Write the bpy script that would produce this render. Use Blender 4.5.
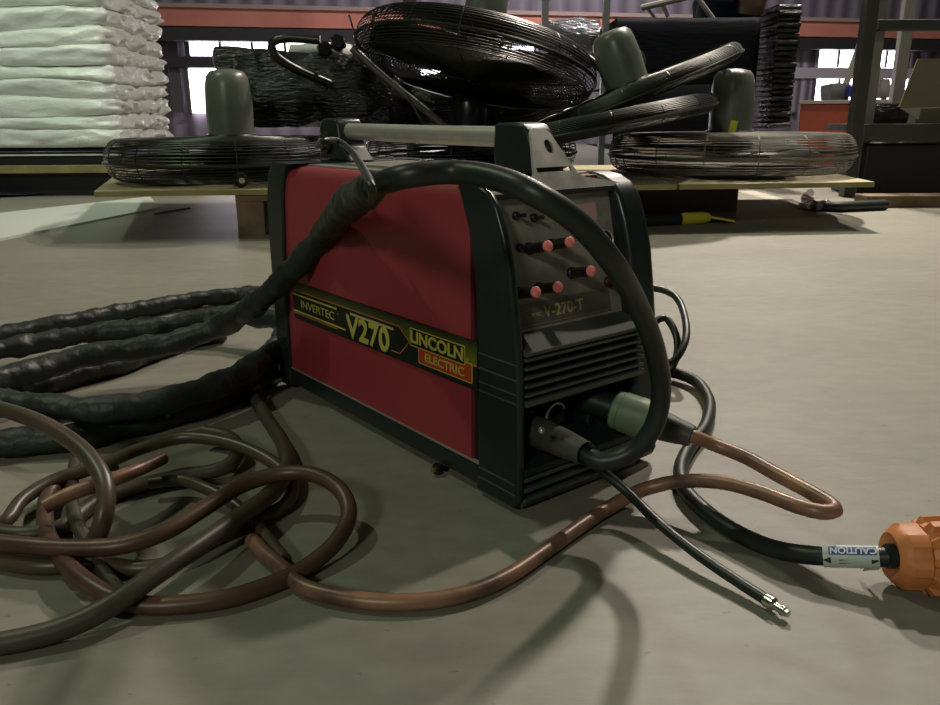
import bpy, math, random
from mathutils import Vector, Matrix, noise
random.seed(7)
sc = bpy.context.scene
for o in list(bpy.data.objects): bpy.data.objects.remove(o)
COL = sc.collection
# ---------------------------------------------------------------- camera
F = 800.0; PITCH = math.radians(16.338); ROLL = math.radians(.386); CAMH = .375
fw = Vector((0, math.cos(PITCH), -math.sin(PITCH))); rt = Vector((1, 0, 0)); dn = fw.cross(rt)
RT = rt*math.cos(ROLL)+dn*math.sin(ROLL); DN = -rt*math.sin(ROLL)+dn*math.cos(ROLL)
CAM = Vector((0, 0, CAMH))
cd = bpy.data.cameras.new('camera'); co = bpy.data.objects.new('camera', cd); COL.objects.link(co)
m = Matrix((RT, -DN, -fw)).transposed().to_4x4(); m.translation = CAM; co.matrix_world = m
cd.sensor_fit = 'HORIZONTAL'; cd.sensor_width = 36; cd.lens = 36*F/940; cd.clip_start = .01; cd.clip_end = 200
sc.camera = co
# ---------------------------------------------------------------- light
sc.view_settings.view_transform = 'Standard'; sc.view_settings.look = 'None'
sc.view_settings.exposure = 0.0; sc.view_settings.gamma = 1.0; sc.view_settings.use_curve_mapping = False
w = bpy.data.worlds.new('world'); sc.world = w; w.use_nodes = True
w.node_tree.nodes['Background'].inputs[0].default_value = (.78, .95, .74, 1)
w.node_tree.nodes['Background'].inputs[1].default_value = .032
def lamp(name, loc, target, power, color, size, spread=180):
    ld = bpy.data.lights.new(name, 'AREA'); ld.shape = 'DISK'; ld.size = size; ld.energy = power; ld.color = color; ld.spread = math.radians(spread)
    lo = bpy.data.objects.new(name, ld); COL.objects.link(lo); lo.location = loc
    lo.rotation_euler = (Vector(target)-Vector(loc)).to_track_quat('-Z', 'Y').to_euler()
lamp('bay_and_fill_lamp', (2.95, 4.15, 4.95), (0, 1.2, 0), 160, (1, .90, .77), .22)
lamp('bay_and_fill_lamp', (1.7, 5.4, 4.0), (1.2, 3.2, 0), 62, (1, .90, .77), .28, 75)
lamp('bay_and_fill_lamp', (-3.7, 2.0, 6.0), (0, .8, 0), 74, (.82, 1, .66), .22)
lamp('bay_and_fill_lamp', (-2.0, -4.2, 3.2), (-.3, 1.2, .2), 66, (.97, 1, .82), .7)  # added fill from behind the camera for the machine's side and front
lamp('bay_and_fill_lamp', (-2.6, 1.6, 3.6), (-1.9, 4.6, .55), 6.5, (.93, 1, .86), .3, 60)  # added fill lamp, out of view, to brighten the foam stack
lamp('bay_and_fill_lamp', (2.0, 8.6, 4.2), (1.5, 12.5, 1.6), 170, (1, .93, .95), .4)  # added fill, turned to the back wall to lift cladding and beam
# ---------------------------------------------------------------- helpers
def ray(px, py): return RT*((px-470)/F)+DN*((py-352.5)/F)+fw
def G(px, py, z=0.0):
    v = ray(px, py); return CAM+v*((z-CAMH)/v.z)
def Y(px, py, yy):
    v = ray(px, py); return CAM+v*(yy/v.y)
def hit(px, py, p, n):
    v = ray(px, py); return CAM+v*((Vector(p)-CAM).dot(n)/v.dot(n))
def ico(): pass
class MB:
    def __init__(s): s.v = []; s.f = []; s.m = []; s.mi = 0
    def add(s, vs, fs):
        b = len(s.v); s.v += [Vector(q) for q in vs]; s.f += [tuple(b+i for i in f) for f in fs]; s.m += [s.mi]*len(fs); return s
    def box(s, x0, x1, y0, y1, z0, z1, M=None):
        vs = [Vector((x, y, z)) for z in (z0, z1) for y in (y0, y1) for x in (x0, x1)]
        if M: vs = [M@q for q in vs]
        return s.add(vs, [(0, 2, 3, 1), (4, 5, 7, 6), (0, 1, 5, 4), (2, 6, 7, 3), (0, 4, 6, 2), (1, 3, 7, 5)])
    def prism(s, poly, a, b, fn):   # poly: 2D points; fn(p, t) -> 3D
        n = len(poly); vs = [fn(p, a) for p in poly]+[fn(p, b) for p in poly]
        return s.add(vs, [tuple(range(n))[::-1], tuple(range(n, 2*n))]+[(i, (i+1) % n, n+(i+1) % n, n+i) for i in range(n)])
    def ring(s, c, ax, R, r, seg=48, k=5, a0=0, a1=2*math.pi):
        ax = Vector(ax).normalized(); u = ax.orthogonal().normalized(); v = ax.cross(u)
        full = abs(a1-a0-2*math.pi) < 1e-6; n = seg if full else seg+1; vs = []
        for i in range(n):
            t = a0+(a1-a0)*i/seg; d = u*math.cos(t)+v*math.sin(t)
            for j in range(k):
                q = 2*math.pi*j/k; vs.append(Vector(c)+d*(R+r*math.cos(q))+ax*r*math.sin(q))
        return s.add(vs, [(i*k+j, ((i+1) % n)*k+j, ((i+1) % n)*k+(j+1) % k, i*k+(j+1) % k) for i in range(seg) for j in range(k)])
    def tube(s, pts, r, k=8, cap=True, wr=None):
        pts = [Vector(p) for p in pts]; n = len(pts)
        rs = r if isinstance(r, (list, tuple)) else [r]*n
        T = [(pts[min(i+1, n-1)]-pts[max(i-1, 0)]).normalized() for i in range(n)]
        u = T[0].orthogonal().normalized(); vs = []
        for i in range(n):
            u = (u-T[i]*u.dot(T[i])).normalized(); v = T[i].cross(u)
            for j in range(k):
                q = 2*math.pi*j/k; d = u*math.cos(q)+v*math.sin(q); rr = rs[i]
                if wr: rr *= wr(i, q, pts[i]+d*rr)
                vs.append(pts[i]+d*rr)
        fs = [(i*k+j, i*k+(j+1) % k, (i+1)*k+(j+1) % k, (i+1)*k+j) for i in range(n-1) for j in range(k)]
        if cap: fs += [tuple(range(k))[::-1], tuple(range((n-1)*k, n*k))]
        return s.add(vs, fs)
    def lathe(s, prof, k=28, M=None, flute=None):  # prof: (r, z) along +Z
        vs = []; n = len(prof)
        for (r, z) in prof:
            for j in range(k):
                q = 2*math.pi*j/k; rr = r*(flute(q, z) if flute else 1); p = Vector((rr*math.cos(q), rr*math.sin(q), z)); vs.append(M@p if M else p)
        fs = [(i*k+j, i*k+(j+1) % k, (i+1)*k+(j+1) % k, (i+1)*k+j) for i in range(n-1) for j in range(k)]
        fs += [tuple(range(k))[::-1], tuple(range((n-1)*k, n*k))]
        return s.add(vs, fs)
    def build(s, name, mat, parent=None, smooth=40, bevel=0, solid=0, kind=None):
        me = bpy.data.meshes.new(name); me.from_pydata([tuple(q) for q in s.v], [], s.f)
        mats = mat if isinstance(mat, (list, tuple)) else [mat]
        for q in mats: me.materials.append(q)
        for p, i in zip(me.polygons, s.m): p.material_index = i
        if smooth is not None:
            for p in me.polygons: p.use_smooth = True
            me.set_sharp_from_angle(angle=math.radians(smooth))
        me.update()
        o = bpy.data.objects.new(name, me); COL.objects.link(o)
        if parent: o.parent = parent
        if solid: q = o.modifiers.new('solid', 'SOLIDIFY'); q.thickness = solid
        if bevel:
            q = o.modifiers.new('bevel', 'BEVEL'); q.width = bevel; q.segments = 3; q.limit_method = 'ANGLE'; q.angle_limit = math.radians(35)
        if kind: o['kind'] = kind
        return o
def axisM(p, d): 
    M = Vector(d).to_track_quat('Z', 'Y').to_matrix().to_4x4(); M.translation = Vector(p); return M
def spline(pts, step=.008):
    P = [Vector(p) for p in pts]; P = [P[0]*2-P[1]]+P+[P[-1]*2-P[-2]]; out = []
    for i in range(1, len(P)-2):
        a, b, c, d = P[i-1:i+3]; n = max(2, int((c-b).length/step))
        ta = max((b-a).length, 1e-5)**.5; tb = max((c-b).length, 1e-5)**.5; tc = max((d-c).length, 1e-5)**.5
        m1 = ((b-a)/ta-(c-a)/(ta+tb)+(c-b)/tb)*tb; m2 = ((c-b)/tb-(d-b)/(tb+tc)+(d-c)/tc)*tb
        for k in range(n):
            t = k/n; out.append(b*(2*t**3-3*t*t+1)+m1*(t**3-2*t*t+t)+c*(-2*t**3+3*t*t)+m2*(t**3-t*t))
    out.append(P[-2]); return out
def tag(o, label, cat, group=None, kind=None):
    o['label'] = label; o['category'] = cat
    if group: o['group'] = group
    if kind: o['kind'] = kind
    return o
def empty(name, loc, rz=0, label=None, cat=None, group=None):
    o = bpy.data.objects.new(name, None); COL.objects.link(o); o.location = loc; o.rotation_euler = (0, 0, rz); o.empty_display_size = .05
    if label: tag(o, label, cat, group)
    return o
def copy_tree(o, parent=None):
    c = o.copy(); COL.objects.link(c)
    if parent: c.parent = parent
    for ch in list(o.children): copy_tree(ch, c)
    return c
def text(s_, size, M, mat, parent, name='lettering', sx=1.0, ext=.0002, bold=0, shear=0):
    cu = bpy.data.curves.new(name, 'FONT'); cu.body = s_; cu.size = size; cu.extrude = ext; cu.offset = bold; cu.shear = shear; cu.align_x = 'CENTER'; cu.align_y = 'CENTER'
    t = bpy.data.objects.new(name, cu); COL.objects.link(t)
    bpy.context.view_layer.update()
    me = bpy.data.meshes.new_from_object(t.evaluated_get(bpy.context.evaluated_depsgraph_get()))
    bpy.data.objects.remove(t)
    me.transform(M@Matrix.Diagonal((sx, 1, 1, 1))); me.materials.clear(); me.materials.append(mat)
    o = bpy.data.objects.new(name, me); COL.objects.link(o); o.parent = parent; return o
# ---------------------------------------------------------------- materials
def mat(name, col, rough=.5, metal=0, col2=None, scale=8, bump=0, bscale=40, spec=.5, emit=None, estr=0, alpha=1, trans=0, dist=3, lo=.35, hi=.65, coat=0, stretch=None, rvar=0):
    m = bpy.data.materials.new(name); m.use_nodes = True; nt = m.node_tree; b = nt.nodes['Principled BSDF']
    b.inputs['Base Color'].default_value = (*col, 1); b.inputs['Roughness'].default_value = rough; b.inputs['Metallic'].default_value = metal
    b.inputs['Specular IOR Level'].default_value = spec; b.inputs['Alpha'].default_value = alpha; b.inputs['Transmission Weight'].default_value = trans; b.inputs['Coat Weight'].default_value = coat
    tc = nt.nodes.new('ShaderNodeTexCoord'); mp = nt.nodes.new('ShaderNodeMapping'); nt.links.new(tc.outputs['Object'], mp.inputs[0])
    if stretch: mp.inputs['Scale'].default_value = stretch
    if col2 or rvar:
        n = nt.nodes.new('ShaderNodeTexNoise'); n.inputs['Scale'].default_value = scale; n.inputs['Detail'].default_value = 6; nt.links.new(mp.outputs[0], n.inputs['Vector'])
        if col2:
            r = nt.nodes.new('ShaderNodeValToRGB'); r.color_ramp.elements[0].position = lo; r.color_ramp.elements[1].position = hi
            r.color_ramp.elements[0].color = (*col, 1); r.color_ramp.elements[1].color = (*col2, 1)
            nt.links.new(n.outputs[0], r.inputs[0]); nt.links.new(r.outputs[0], b.inputs['Base Color'])
        if rvar:
            mr = nt.nodes.new('ShaderNodeMapRange'); mr.inputs['To Min'].default_value = rough-rvar; mr.inputs['To Max'].default_value = rough+rvar; mr.inputs['From Min'].default_value = .3; mr.inputs['From Max'].default_value = .7
            nt.links.new(n.outputs[0], mr.inputs[0]); nt.links.new(mr.outputs[0], b.inputs['Roughness'])
    if bump:
        n2 = nt.nodes.new('ShaderNodeTexNoise'); n2.inputs['Scale'].default_value = bscale; n2.inputs['Detail'].default_value = 5; nt.links.new(mp.outputs[0], n2.inputs['Vector'])
        bp = nt.nodes.new('ShaderNodeBump'); bp.inputs['Strength'].default_value = bump; bp.inputs['Distance'].default_value = dist*.001
        nt.links.new(n2.outputs[0], bp.inputs['Height']); nt.links.new(bp.outputs[0], b.inputs['Normal'])
    if emit: b.inputs['Emission Color'].default_value = (*emit, 1); b.inputs['Emission Strength'].default_value = estr
    return m
M = {}
M['red'] = mat('red_paint', (.29, .034, .044), .48, bump=.25, bscale=900, dist=.4, col2=(.33, .040, .050), scale=5)
M['blk'] = mat('black_plastic', (.011, .018, .017), .36, bump=.3, bscale=700, dist=.3, col2=(.018, .025, .023), scale=6, rvar=.08)
M['slat'] = mat('louvre_highlight_plastic', (.070, .078, .070), .36, bump=.2, bscale=500, dist=.3)  # lighter than the bezel so the slats carry their highlights in the colour
M['blk2'] = mat('black_void', (.004, .005, .005), .7)
M['top'] = mat('mottled_grey_top', (.20, .185, .155), .45, col2=(.26, .24, .20), scale=12)  # grey with a faint lighter mottle
M['alu'] = mat('brushed_aluminium', (.66, .63, .57), .42, .6, col2=(.50, .48, .43), scale=18, rvar=.1)
M['brk'] = mat('worn_steel', (.66, .62, .60), .45, .5, col2=(.34, .32, .30), scale=30, lo=.3, hi=.7)
M['panel'] = mat('scuffed_silver_panel', (.40, .37, .34), .42, .2, col2=(.20, .185, .165), scale=24, lo=.35, hi=.68)
M['knob'] = mat('knob_black', (.012, .012, .012), .4)
M['cap'] = mat('pink_knob_cap', (.95, .27, .24), .5)
M['lcd'] = mat('display_pink_window', (.62, .36, .36), .3)
M['yel'] = mat('print_yellow', (.55, .50, .08), .5)
M['yel2'] = mat('print_gold', (.50, .43, .20), .5)
M['orl'] = mat('print_orange_line', (.50, .17, .05), .5)
M['redb'] = mat('print_red', (.50, .055, .02), .5)
M['dec'] = mat('decal_black', (.012, .014, .010), .45)
M['white'] = mat('print_white', (.7, .7, .7), .5)
M['blue'] = mat('print_blue', (.03, .09, .35), .5)
M['lab'] = mat('label_paper', (.55, .60, .60), .5)
M['rub'] = mat('black_rubber', (.010, .015, .013), .42, bump=.2, bscale=200, dist=.5, col2=(.020, .027, .023), scale=14)
M['sheath'] = mat('black_nylon_sheath', (.009, .013, .012), .5, bump=.8, bscale=55, dist=4, col2=(.022, .028, .025), scale=20)
M['brown'] = mat('dusty_brown_cable', (.095, .066, .046), .38, bump=.2, bscale=150, dist=.5, col2=(.062, .050, .034), scale=9, lo=.4, hi=.6)
M['cop'] = mat('copper_cable', (.32, .165, .105), .38, .1, bump=.3, bscale=120, dist=.6, col2=(.115, .065, .050), scale=22, lo=.38, hi=.62)
M['cop2'] = mat('rust_cable', (.125, .070, .045), .4, .1, bump=.3, bscale=120, dist=.6, col2=(.075, .035, .028), scale=16)
M['ogrey'] = mat('olive_grey_cable', (.055, .050, .038), .45, bump=.2, bscale=150, dist=.5, col2=(.075, .055, .042), scale=9)
M['green'] = mat('worn_green_plug', (.22, .29, .18), .5, bump=.4, bscale=90, dist=1, col2=(.14, .19, .12), scale=22)
M['plug'] = mat('grey_olive_plug', (.085, .085, .068), .55, bump=.4, bscale=90, dist=1, col2=(.040, .043, .036), scale=25)
M['brass'] = mat('brass', (.8, .6, .3), .25, 1)
M['steel'] = mat('bright_steel', (.7, .68, .64), .25, 1)
M['orange'] = mat('orange_plastic', (.68, .24, .08), .5, bump=.2, bscale=80, dist=1, col2=(.56, .18, .055), scale=16)
M['ply'] = mat('plywood', (.40, .34, .21), .6, col2=(.30, .25, .145), scale=3, stretch=(1, 6, 6), bump=.2, bscale=40)
M['plyw'] = mat('plywood_edge', (.34, .29, .12), .6, col2=(.20, .17, .07), scale=6)
M['wood'] = mat('pallet_wood', (.20, .135, .075), .7, col2=(.09, .055, .03), scale=9, bump=.4, bscale=60)
M['wire'] = mat('dark_wire', (.035, .037, .033), .38, .6)
M['wire2'] = mat('dusty_wire', (.13, .125, .105), .55, .3)
M['motor'] = mat('grey_green_motor_paint', (.135, .150, .125), .33, col2=(.105, .118, .098), scale=6)
M['motorb'] = mat('black_motor_paint', (.012, .013, .012), .25)
M['blade'] = mat('dark_blade', (.02, .021, .02), .35)
M['film'] = mat('black_stretch_film', (.006, .006, .007), .22, bump=1, bscale=22, dist=14, stretch=(1, 1, 4), spec=.6)
M['filmn'] = mat('navy_black_film', (.004, .005, .010), .8, spec=.15, bump=.4, bscale=14, dist=8, stretch=(1, 1, 5))
M['clear'] = mat('silvery_clear_film', (.30, .30, .36), .15, .5, bump=1, bscale=30, dist=25, stretch=(1, 1, 3.5))
M['foam'] = mat('bagged_foam', (.80, .83, .78), .30, bump=.8, bscale=7, dist=22, col2=(.84, .86, .83), scale=3, stretch=(1, 1, 2.2))
M['foams'] = mat('foam_sheet_white', (.62, .64, .60), .6)
M['dtube'] = mat('dark_tube', (.03, .031, .028), .33, .4)
M['gtube'] = mat('grey_tube', (.10, .10, .092), .35, .4)
M['rack'] = mat('rack_steel', (.035, .037, .036), .5, col2=(.05, .05, .05), scale=4)
M['rackl'] = mat('rack_steel_grey', (.20, .19, .185), .5)
M['obox'] = mat('orange_box', (.42, .075, .038), .55, col2=(.35, .06, .03), scale=3)
M['card'] = mat('olive_cardboard', (.155, .14, .085), .75, col2=(.125, .112, .07), scale=3)
M['beam'] = mat('orange_beam_paint', (.72, .27, .20), .6, col2=(.58, .20, .15), scale=1.2)
M['beaml'] = mat('beam_flange', (.42, .30, .27), .6)
M['yt'] = mat('yellow_plastic', (.65, .56, .06), .4)
M['tape'] = mat('yellow_tape', (.65, .68, .05), .5)
M['lime'] = mat('lime_plastic', (.25, .48, .10), .4)
M['bluep'] = mat('blue_plastic', (.03, .06, .40), .4)
M['lw'] = mat('pale_timber', (.42, .37, .34), .6)
M['pallb'] = mat('black_pallet', (.010, .010, .012), .45)
M['gsheet'] = mat('grey_film', (.06, .062, .065), .2, bump=.8, bscale=8, dist=10)
# floor: worn concrete
def floor_mat():
    m = bpy.data.materials.new('concrete'); m.use_nodes = True; nt = m.node_tree; b = nt.nodes['Principled BSDF']
    tc = nt.nodes.new('ShaderNodeTexCoord'); mp = nt.nodes.new('ShaderNodeMapping'); nt.links.new(tc.outputs['Object'], mp.inputs[0]); mp.inputs['Scale'].default_value = (.7, 1.3, 1)
    def nz(s, d, l=None): 
        n = nt.nodes.new('ShaderNodeTexNoise'); n.inputs['Scale'].default_value = s; n.inputs['Detail'].default_value = d; n.inputs['Roughness'].default_value = .6; nt.links.new(mp.outputs[0], n.inputs['Vector']); return n
    def ramp(n, a, ca, c, cc):
        r = nt.nodes.new('ShaderNodeValToRGB'); e = r.color_ramp.elements; e[0].position = a; e[0].color = ca; e[1].position = c; e[1].color = cc; nt.links.new(n.outputs[0], r.inputs[0]); return r
    r1 = ramp(nz(2.2, 8), .32, (.215, .203, .168, 1), .68, (.280, .265, .222, 1))
    r2 = ramp(nz(30, 6), .3, (.86, .86, .86, 1), .7, (1.06, 1.06, 1.06, 1))
    r3 = ramp(nz(9, 3), .66, (1, 1, 1, 1), .78, (.80, .79, .78, 1))
    r4 = ramp(nz(75, 2), .70, (1, 1, 1, 1), .76, (.62, .60, .58, 1))
    last = r1
    for r in (r2, r3, r4):
        mx = nt.nodes.new('ShaderNodeMix'); mx.data_type = 'RGBA'; mx.blend_type = 'MULTIPLY'; mx.inputs[0].default_value = 1
        nt.links.new(last.outputs[0] if last == r1 else last.outputs[2], mx.inputs[6]); nt.links.new(r.outputs[0], mx.inputs[7]); last = mx
    nt.links.new(last.outputs[2], b.inputs['Base Color'])
    b.inputs['Roughness'].default_value = .5; b.inputs['Specular IOR Level'].default_value = .35
    bp = nt.nodes.new('ShaderNodeBump'); bp.inputs['Strength'].default_value = .25; bp.inputs['Distance'].default_value = .002; nt.links.new(nz(60, 6).outputs[0], bp.inputs['Height']); nt.links.new(bp.outputs[0], b.inputs['Normal'])
    return m
def cladding(name, c1, c2, pitch):
    m = bpy.data.materials.new(name); m.use_nodes = True; nt = m.node_tree; b = nt.nodes['Principled BSDF']; b.inputs['Roughness'].default_value = .6
    tc = nt.nodes.new('ShaderNodeTexCoord'); wv = nt.nodes.new('ShaderNodeTexWave'); wv.bands_direction = 'X'; wv.inputs['Scale'].default_value = 1/pitch; nt.links.new(tc.outputs['Object'], wv.inputs[0])
    r = nt.nodes.new('ShaderNodeValToRGB'); r.color_ramp.elements[0].color = (*c1, 1); r.color_ramp.elements[1].color = (*c2, 1); nt.links.new(wv.outputs[0], r.inputs[0]); nt.links.new(r.outputs[0], b.inputs['Base Color'])
    bp = nt.nodes.new('ShaderNodeBump'); bp.inputs['Distance'].default_value = .03; nt.links.new(wv.outputs[0], bp.inputs['Height']); nt.links.new(bp.outputs[0], b.inputs['Normal'])
    return m
M['clad'] = cladding('dark_cladding', (.15, .13, .165), (.22, .19, .24), .9)
M['cladl'] = cladding('pale_cladding', (.40, .36, .42), (.22, .2, .24), .5)
M['win'] = mat('daylight_glazing', (.9, .9, .9), .3, emit=(1, .93, 1), estr=9.0)
M['mull'] = mat('window_mullion', (.10, .09, .10), .6)
M['rail'] = mat('window_rail', (.035, .032, .038), .6)
M['raill'] = mat('window_rail_grey', (.55, .50, .56), .6)

# ================================================================ SETTING
MB().box(-12, 16, -6, 22, -.1, 0).build('floor', floor_mat(), smooth=None, kind='structure')
# joint/scratches on the floor and pale line
ln = MB(); a = G(738, 189); b = G(832, 215); dd = (b-a).normalized(); sd = Vector((-dd.y, dd.x, 0))*.05
ln.add([a-sd+Vector((0, 0, .001)), b-sd+Vector((0, 0, .001)), b+sd+Vector((0, 0, .001)), a+sd+Vector((0, 0, .001))], [(0, 1, 2, 3)])
ln.build('floor_line', mat('pale_floor_line', (.50, .47, .40), .5), solid=.0008, kind='structure')
# back wall, slightly turned
wp = Y(160, 100, 11.0); wq = Y(800, 100, 13.1); wd = Vector((wq.x-wp.x, wq.y-wp.y, 0)).normalized(); wn = Vector((wd.y, -wd.x, 0))   # wn faces the camera
WM = Matrix((wd, -wn, Vector((0, 0, 1)))).transposed().to_4x4(); WM.translation = Vector((wp.x, wp.y, 0))
def wl(px, py):
    q = hit(px, py, wp, wn)-wp; return q.dot(wd), q.z+wp.z
wall = MB().box(-14, 22, .05, .2, 0, 5).build('wall_back', M['clad'], smooth=None, kind='structure'); wall.matrix_world = WM
def wbox(name, mt, x0, y0, x1, y1, d0, d1, kind='structure', parent=None):
    a = wl(x0, y0); b = wl(x1, y1); lo, hi = sorted((a[0], b[0])); zl, zh = sorted((a[1], b[1]))
    zl = max(zl, .0)
    o = MB().box(lo, hi, -d1, -d0+.0, zl, zh).build(name, mt, parent, smooth=None)
    if parent is None: o.matrix_world = WM
    if kind and parent is None: o['kind'] = kind
    return o
# orange crane beam along the wall with its pale lower flange
zb0 = wl(350, 31)[1]; zb1 = wl(350, 14)[1]
be = empty('trim_1', WM.translation, 0); be.matrix_world = WM; be['kind'] = 'structure'
MB().box(-8, 22, -.30, -.12, zb0+.0, zb1).build('beam_web', M['beam'], be, smooth=None)
MB().box(-8, 22, -.34, -.10, zb1, zb1+.05).build('beam_flange', M['beaml'], be, smooth=None)
MB().box(-8, 22, -.28, -.0, zb0-.17, zb0-.01).build('trim_2', M['rail'], smooth=None, kind='structure').matrix_world = WM
# lower dark wall strip
def window(n, x0, x1, rows, mulls, rail):
    e = empty('window_%d' % n, WM.translation); e.matrix_world = WM; e['kind'] = 'structure'
    for (y0, y1) in rows:
        a = wl(x0, y0); b = wl(x1, y1)
        MB().box(a[0], b[0], -.02, .0, b[1], a[1]).build('pane', M['win'], e, smooth=None)
        for mx in mulls:
            c = wl(mx, y0); MB().box(c[0]-.018, c[0]+.018, -.05, -.021, b[1], a[1]).build('mullion', M['mull'], e, smooth=None)
        for c in (a[0], b[0]): MB().box(c-.03, c+.03, -.07, -.0, b[1]-.03, a[1]+.03).build('jamb', M['mull'], e, smooth=None)
    a = wl(x0, rows[0][1]); b = wl(x1, rows[1][0])
    MB().box(a[0]-.6, b[0]+.6, -.10, -.021, min(a[1], b[1]), max(a[1], b[1])).build('transom', rail, e, smooth=None)
window(1, 186, 348, ((33, 57), (69, 112)), (219, 251, 284, 316), M['rail'])
window(2, 418, 535, ((36, 61), (70, 112)), (448, 478, 507), M['rail'])
window(3, 812, 904, ((48, 68), (79, 112)), (838, 864, 886), M['raill'])
wbox('trim_3', M['cladl'], 797, 42, 811, 112, .0, .06)
wbox('trim_4', M['mull'], 165, 30, 184, 112, .0, .03)
# steel column standing in front of the wall
c0 = Y(411, 60, 9.0)
cm = MB(); hw = .065
cm.box(c0.x-hw, c0.x+hw, 8.93, 8.945, 0, 4.5).box(c0.x-hw, c0.x+hw, 9.055, 9.07, 0, 4.5).box(c0.x-.008, c0.x+.008, 8.94, 9.06, 0, 4.5)
tag(cm.build('steel_column', mat('brown_grey_steel', (.075, .06, .055), .6), smooth=None), 'dark brown steel column rising behind the big wire fan cage', 'column')

# ================================================================ PALLETS AND BOARDS
ZB = .159
for i, (poly, lab) in enumerate(((((-1.19, 2.58), (.69, 2.70), (.72, 3.85), (-1.60, 3.80)), 'long pale plywood sheet on a pallet, its left corner by the foam stack'),
                   (((.70, 2.70), (1.37, 2.75), (1.52, 3.85), (.73, 3.85)), 'short pale plywood sheet at the right end under the wire fan cage'))):
    pm = MB(); pm.prism(poly, ZB-.017, ZB, lambda p, t: (p[0], p[1], t)); 
    o = pm.build('plywood_sheet', [M['ply'], M['plyw']], smooth=None)
    for p in o.data.polygons:
        if abs(p.normal.z) < .5: p.material_index = 1
    tag(o, lab, 'board', 'plywood sheets under the fans')
def pallet(x0, x1, y0, y1, lab, h=.14, mt=None, front=True):
    mt = mt or M['wood']; e = empty('wooden_pallet', ((x0+x1)/2, y0, 0), 0, lab, 'pallet', 'pallets under the plywood')
    W = (x1-x0)/2
    for k in range(3):
        x = -W+.0+k*(2*W-.09)/2; MB().box(x, x+.09, 0, y1-y0, .012, h-.018).build('stringer', mt, e, smooth=None, bevel=.003)
        
    for k in range(6):
        y = k*(y1-y0-.1)/5; MB().box(-W, W, y, y+.1, h-.018, h).build('deck_board', mt, e, smooth=None)
    for k in range(3):
        y = k*(y1-y0-.1)/2; MB().box(-W, W, y, y+.1, 0, .012).build('bottom_board', mt, e, smooth=None)
    return e
pallet(-.755, .30, 2.62, 3.7, 'brown wooden pallet under the plywood behind the red machine, its block seen left of it')
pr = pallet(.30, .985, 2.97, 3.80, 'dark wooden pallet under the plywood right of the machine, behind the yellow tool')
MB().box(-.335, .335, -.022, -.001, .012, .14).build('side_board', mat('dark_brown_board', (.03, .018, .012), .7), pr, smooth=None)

# ================================================================ FANS
def cage_mb(R, D, step=.0115, wr=.0021, ribs=16):
    prof = []   # (r, z) outline from back centre to front centre
    n = int((R-.05)/step)
    ed = min(.05, D*.55)
    for k in range(n+1): r = .09+(R-ed-.09)*k/n; prof.append((r, D/2-.012*(r/R)**2))
    for k in range(1, 19):
        t = math.pi*k/19; prof.append((R-ed+ed*math.sin(t), D/2*math.cos(t)*.92))
    for k in range(n+1): r = (R-ed)-(R-ed-.04)*k/n; prof.append((r, -D/2+.012*(r/R)**2))
    mb = MB()
    for (r, z) in prof: mb.ring((0, 0, z), (0, 0, 1), r, wr, 60, 4)
    for j in range(ribs):
        q = 2*math.pi*j/ribs; mb.tube([(r*math.cos(q), r*math.sin(q), z) for r, z in prof], wr*1.05, 4)
    return mb
def make_fan(R=.455, D=.165, wire='wire', motor='motor', bare=False, name='fan', mh=.265, mr=.082, inv=1):
    e = empty('industrial_fan', (0, 0, 0))
    cage_mb(R, D).build('wire_guard', M[wire], e)
    MB().ring((0, 0, -.01*inv), (0, 0, 1), R+.002, .0055, 64, 6).build('guard_rim', M[wire], e)
    if not bare:
        z0 = D/2-.03
        Lm = MB(); Lm.lathe([(mr*.55, z0-.02), (mr*.98, z0), (mr*1.02, z0+.03), (mr, z0+.05), (mr*1.03, z0+mh*.5), (mr*.97, z0+mh*.78), (mr*.90, z0+mh*.90), (mr*.72, z0+mh*.97), (mr*.3, z0+mh), (.005, z0+mh)], 36)
        Lm.build('motor_housing', M[motor], e, smooth=50)
        MB().ring((0, 0, z0+.032), (0, 0, 1), mr*1.06, .006, 40, 6).build('housing_band', M[wire], e)
    for k in range(3):
        q = 2*math.pi*k/3+.4; mb = MB(); top = []; n = 9
        vs = []
        for i in range(n):
            r = .05+(R-.10)*i/(n-1); wdt = .05+.10*math.sin(math.pi*min(1, i/(n-1)*.8+.1))
            for s_ in (-1, 0, 1):
                an = q+s_*wdt/max(r, .12)*1.5; vs.append((r*math.cos(an), r*math.sin(an), s_*.035*(1-.5*i/n)+.01*(s_ == 0)))
        mb.add(vs, [(i*3+j, i*3+j+1, i*3+j+4, i*3+j+3) for i in range(n-1) for j in range(2)])
        mb.build('fan_blade', M['blade'], e, solid=.003)
    MB().lathe([(.02, -.03), (.055, -.03), (.055, .05), (.02, .05)], 20).build('blade_hub', M['blade'], e)
    return e
def place(o, loc, axis, spin=0, lab='', grp='industrial fans piled on the pallet'):
    o.location = loc; q = Vector(axis).normalized().to_track_quat('Z', 'Y'); o.rotation_euler = (q.to_matrix()@Matrix.Rotation(spin, 3, 'Z')).to_euler(); tag(o, lab, 'fan', grp); return o
fA = make_fan(.445, .150)
place(fA, (Y(231, 146, 3.05).x, 3.07, ZB+.082), (0, 0, 1), .3, 'dark wire fan flat at the left board end, grey-green motor upright on it')
fB = make_fan(.465, .150, 'wire2')
place(fB, (Y(728, 150, 3.27).x, 3.27, ZB+.082), (0, 0, 1), 1.1, 'dusty wire fan flat at the right board end, yellow tape on its motor')
fC = make_fan(.44, .15, 'wire', 'motorb', mr=.078, mh=.19)
place(fC, (Y(470, 140, 3.15).x, 3.45, ZB+.082), (-.02, -.03, 1), 2.0, 'dark wire fan lying flat right behind the machine handle, with a black motor')
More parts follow.
